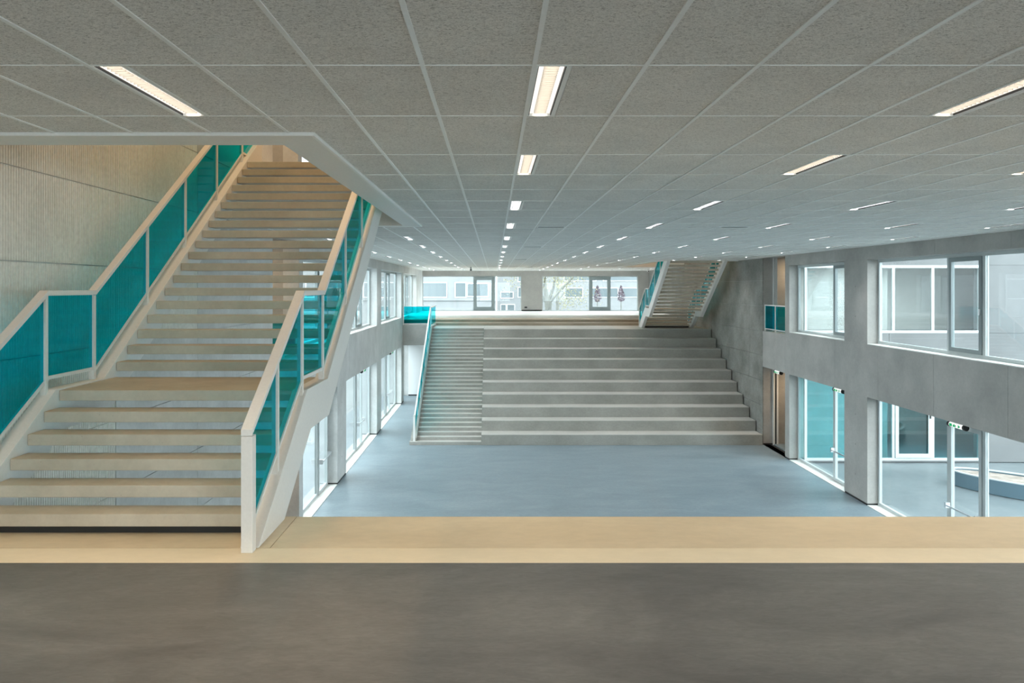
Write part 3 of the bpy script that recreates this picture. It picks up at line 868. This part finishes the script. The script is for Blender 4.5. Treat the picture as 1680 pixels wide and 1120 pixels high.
# courtyard wing on the right, its facade faces the camera
wg = empty('courtyard_wing', (18, 27.4, 0)); tag(wg, 'pale two-storey wing across the courtyard with large framed windows', 'building')
X0 = XR + TH + 0.001
def wbox(name, mat, x0, x1, y0, y1, z0, z1, par=wg):
    return MB().box(x0 - 18, x1 - 18, y0, y1, z0, z1).build(name, mat, par)
WX = 17.75
wm = MB()
for b in ((X0 - 18, 12, 0, 0.4, HEAD, 9.8), (X0 - 18, 12, 0, 0.4, BAND + 0.1, SILL), (WX - 18, 12, 0, 0.4, 0.0, BAND + 0.1), (WX - 18, 12, 0, 0.4, SILL, HEAD), (X0 - 18, WX - 18, 0, 0.4, 0.0, 0.06)):
    wm.box(*b)
wall = wm.build('facade', 'wing', wg)
for (x0, x1, z0, z1) in ((WX, 21.5, SILL + 0.005, HEAD - 0.005), (21.51, 25.2, SILL + 0.005, HEAD - 0.005), (WX, 21.5, HEAD + 0.005, 9.79), (21.51, 25.2, HEAD + 0.005, 9.79),
                         (X0, WX - 0.01, HEAD + 0.005, 9.79), (X0, 14.4, BAND + 0.11, SILL - 0.005), (14.41, WX - 0.01, BAND + 0.11, SILL - 0.005), (WX, 21.5, 0.01, SILL - 0.005), (21.51, 25.2, 0.01, SILL - 0.005)):
    MB().box(x0 - 18 + 0.004, x1 - 18 - 0.004, -0.02, -0.001, z0, z1).build('facade_panel', 'wing', wall)
for (z0, z1, low) in ((SILL, HEAD, False), (0.06, BAND + 0.1, True)):
    fm = MB()
    for (a, b, c, d) in ((X0, WX, z0, z0 + 0.10), (X0, WX, z1 - 0.10, z1), (X0, X0 + 0.09, z0 + 0.1, z1 - 0.1), (WX - 0.09, WX, z0 + 0.1, z1 - 0.1)):
        fm.box(a - 18, b - 18, -0.03, 0.06, c, d)
    f = fm.build('window_frame', 'frame', wg)
    xs = [X0 + 0.09, 14.56, 16.0, WX - 0.09]
    for x in xs[1:3]: wbox('mullion', 'frame', x - 0.05, x + 0.05, -0.03, 0.06, z0 + 0.1, z1 - 0.1, f)
    for a, b in zip(xs, xs[1:]):
        wbox('pane', 'glass_teal_window' if low else 'glass', a + (0.05 if a > 12 else 0), b - (0.05 if b < 17 else 0), 0.0, 0.02, z0 + 0.1, z1 - 0.1, f)
    if low:
        dm = MB()
        for (a, b, c, d) in ((14.62, 15.94, 0.17, 0.32), (14.62, 15.94, 2.95, 3.08), (14.62, 14.74, 0.32, 2.95), (15.82, 15.94, 0.32, 2.95)):
            dm.box(a - 18, b - 18, -0.06, -0.031, c, d)
        dd = dm.build('door', 'frame', wg)
        wbox('handle', 'black', 15.86, 15.90, -0.10, -0.061, 1.6, 1.78, dd)
    # the room behind
    z1r = z1 + 0.4
    wbox('room_floor', 'lino_low', X0, 25, 0.41, 7.0, z0 - 0.3, z0 - 0.02)
    wbox('room_back_wall', 'concrete' if low else 'concrete', X0, 25, 5.0 if low else 2.6, 7.2, z0 - 0.019, z1r)
    wbox('room_ceiling', 'white_wall', X0, 25, 0.41, 7.2, z1r + 0.001, z1r + 0.15)
    
wbox('room_side_wall', 'white_wall', 25.0, 25.3, 0.41, 7.2, 0, 9.8)
wbox('roof', 'white_wall', X0, 30, 0.4, 7.2, 9.6, 9.8)
# planter
pl = empty('courtyard_planter', (16.35, 23.1, 0)); pl.rotation_euler = (0, 0, math.radians(-47)); tag(pl, 'long rounded blue-grey planter filled with bare soil in the courtyard', 'planter')
def oval(a, b, n=48): return [(a * math.cos(2 * math.pi * k / n), b * math.sin(2 * math.pi * k / n)) for k in range(n)]
def ring(name, mat, o, i, z0, z1, par):
    n = len(o); v = [(p[0], p[1], z) for z in (z0, z1) for p in o] + [(p[0], p[1], z) for z in (z0, z1) for p in i]
    f = []
    for k in range(n):
        j = (k + 1) % n
        f += [(k, j, n + j, n + k), (2 * n + k, 3 * n + k, 3 * n + j, 2 * n + j), (n + k, n + j, 3 * n + j, 3 * n + k), (k, 2 * n + k, 2 * n + j, j)]
    mb = MB(); mb.v = v; mb.f = f
    return mb.build(name, mat, par)
ring('wall_ring', 'planter', oval(2.05, 0.75), oval(1.97, 0.67), 0.0, 0.44, pl)
ring('rim', 'frame', oval(2.06, 0.76), oval(1.96, 0.66), 0.441, 0.475, pl)
so_ = MB(); o_ = oval(1.965, 0.665)
so_.v = [(p[0], p[1], 0.02) for p in o_] + [(p[0], p[1], 0.40) for p in o_]
n_ = len(o_)
so_.f = [tuple(range(n_))[::-1], tuple(range(n_, 2 * n_))] + [(k, (k + 1) % n_, n_ + (k + 1) % n_, n_ + k) for k in range(n_)]
so_.build('soil', 'soil', pl)
# buildings beyond the far windows
def far_building(name, label, x0, x1, y, z1, wins, depth=8):
    e = empty(name, ((x0 + x1) / 2, y, 0)); tag(e, label, 'building')
    cx = (x0 + x1) / 2
    bd = MB().box(x0 - cx, x1 - cx, 0, depth, 0, z1).build('facade', 'facade', e)
    for (a, b, h0, h1) in wins:
        w = MB().box(a - cx, b - cx, -0.03, -0.001, EYE + h0, EYE + h1).build('window', 'far_glass', e)
        fr = MB()
        t = 0.08
        fr.box(a - cx - t, b - cx + t, -0.07, -0.031, EYE + h1, EYE + h1 + t).box(a - cx - t, b - cx + t, -0.07, -0.031, EYE + h0 - t, EYE + h0)
        fr.box(a - cx - t, a - cx, -0.07, -0.031, EYE + h0, EYE + h1).box(b - cx, b - cx + t, -0.07, -0.031, EYE + h0, EYE + h1)
        fr.build('window_frame', 'plastic', w)
    return e, cx
e, cx = far_building('white_building', 'white building with a row of windows beyond the far left window', -30, 0.2, 78, 13,
    [(-7.75, -4.95, -0.97, 0.48), (-4.0, -2.95, -0.97, 0.48), (-2.75, -0.65, -0.90, 0.40), (-13.5, -9.2, -0.97, 0.48), (-19.5, -15.0, -0.97, 0.48), (-7.75, -4.95, -5.2, -3.2)])
MB().box(-30 - cx, 0.2 - cx, -0.12, -0.001, EYE - 1.35, EYE - 1.1).build('ledge', 'facade', e)
far_building('white_building', 'farther white building behind the bare tree outside the far windows', 0.4, 60, 96, 15,
    [(0.9, 2.4, -1.3, -0.6), (0.9, 1.5, -2.9, -2.2), (1.7, 2.6, -2.9, -2.2), (3.1, 4.2, -1.2, 0.0), (3.1, 4.2, 0.8, 1.9), (9.0, 11.3, -1.2, -0.1), (12.3, 15.8, -1.2, -0.1), (16.2, 18.6, -1.2, -0.1), (19.2, 23.5, -1.2, -0.1),
     (9.0, 13.0, 0.9, 2.0), (14.0, 18.6, 0.9, 2.0), (19.2, 25.0, 0.9, 2.0)])
far_building('white_building', 'white building seen outside the left window wall', -62, -31, 84, 11, [(-58, -52, -1.2, 0.9), (-49, -43, -1.2, 0.9), (-40, -34, -1.2, 0.9)], 10)
def tree(name, label, x, y, paths, leaves, nleaf):
    e = empty(name, (x, y, 0)); tag(e, label, 'tree')
    tk = paths[0]
    MB().tube(tk[0], tk[1]).build('trunk', 'bark', e)
    for p, r in paths[1:]: MB().tube(p, r, 6).build('branch', 'bark', e)
    mb = MB()
    for _ in range(nleaf):
        c = random.choice(leaves)
        p = [c[i] + random.gauss(0, c[3]) for i in range(3)]
        a = Vector([random.uniform(-1, 1) for _ in range(3)]).normalized() * 0.07
        b = Vector([random.uniform(-1, 1) for _ in range(3)]).normalized() * 0.05
        q = len(mb.v); P = Vector(p)
        mb.v += [tuple(P - a), tuple(P + b), tuple(P + a), tuple(P - b)]; mb.f.append((q, q + 1, q + 2, q + 3))
    o = mb.build('foliage', 'leaf', e); o['kind'] = 'stuff'
tree('bare_tree', 'tall tree with thick forked trunk and sparse pale leaves outside the far window', 4.6, 64, [
    ([(0, 0, 0), (0.05, 0, 3), (0.0, 0, 5.2)], [0.40, 0.34, 0.30]),
    ([(0, 0, 5.0), (-0.25, 0, 6.2), (-0.3, 0, 7.6), (-0.1, 0, 9.5)], [0.26, 0.2, 0.16, 0.08]),
    ([(0, 0, 4.9), (-0.7, 0.1, 5.9), (-1.2, 0.2, 6.6), (-1.6, 0.2, 8.4)], [0.17, 0.12, 0.1, 0.04]),
    ([(0.05, 0, 5.0), (0.8, -0.1, 5.9), (1.6, -0.2, 6.7), (2.4, -0.2, 7.6), (3.2, -0.2, 9)], [0.16, 0.13, 0.1, 0.07, 0.04]),
    ([(0.1, 0, 5.3), (0.5, 0.2, 6.4), (0.8, 0.3, 8.6)], [0.13, 0.1, 0.05])],
    [(1.2, 0, 6.8, 0.5), (2.2, 0, 7.4, 0.5), (0.3, 0.3, 7.3, 0.7), (-1.0, 0, 7.4, 0.6), (1.6, 0.2, 5.2, 0.45), (2.8, 0, 5.6, 0.6), (-3.0, 0, 7.3, 0.7)], 1500)
tree('thin_tree', 'slender tree standing just right of the forked tree outside', 5.9, 70, [
    ([(0, 0, 0), (0, 0, 3), (0.05, 0, 6.8), (0.0, 0, 9)], [0.2, 0.18, 0.13, 0.05]),
    ([(0, 0, 5.0), (0.7, 0, 6.0), (1.2, 0, 7.5)], [0.07, 0.05, 0.03])], [(0.4, 0, 6.6, 0.7), (0.2, 0, 8, 0.8)], 350)
for (x, y, lab) in ((12.4, 90, 'small dark clipped shrub tree outside, behind the grey sash of the far right window'), (15.4, 91, 'small dark clipped shrub tree outside, right of the far right sash')):
    e = empty('shrub_tree', (x, y, 0)); tag(e, lab, 'tree')
    MB().tube([(0, 0, 0), (0, 0, 5.0)], [0.08, 0.06]).build('trunk', 'bark', e)
    mb = MB()
    for _ in range(500):
        z = random.uniform(4.7, 6.6); r = 0.5 * math.sin(math.pi * min(1, (z - 4.6) / 2.1) ** 0.6) * random.uniform(0.3, 1.0); t = random.uniform(0, 6.283)
        P = Vector((r * math.cos(t), r * math.sin(t), z)); a = Vector([random.uniform(-1, 1) for _ in range(3)]).normalized() * 0.09
        b = Vector([random.uniform(-1, 1) for _ in range(3)]).normalized() * 0.07
        q = len(mb.v); mb.v += [tuple(P - a), tuple(P + b), tuple(P + a), tuple(P - b)]; mb.f.append((q, q + 1, q + 2, q + 3))
    o = mb.build('foliage', 'shrub', e); o['kind'] = 'stuff'
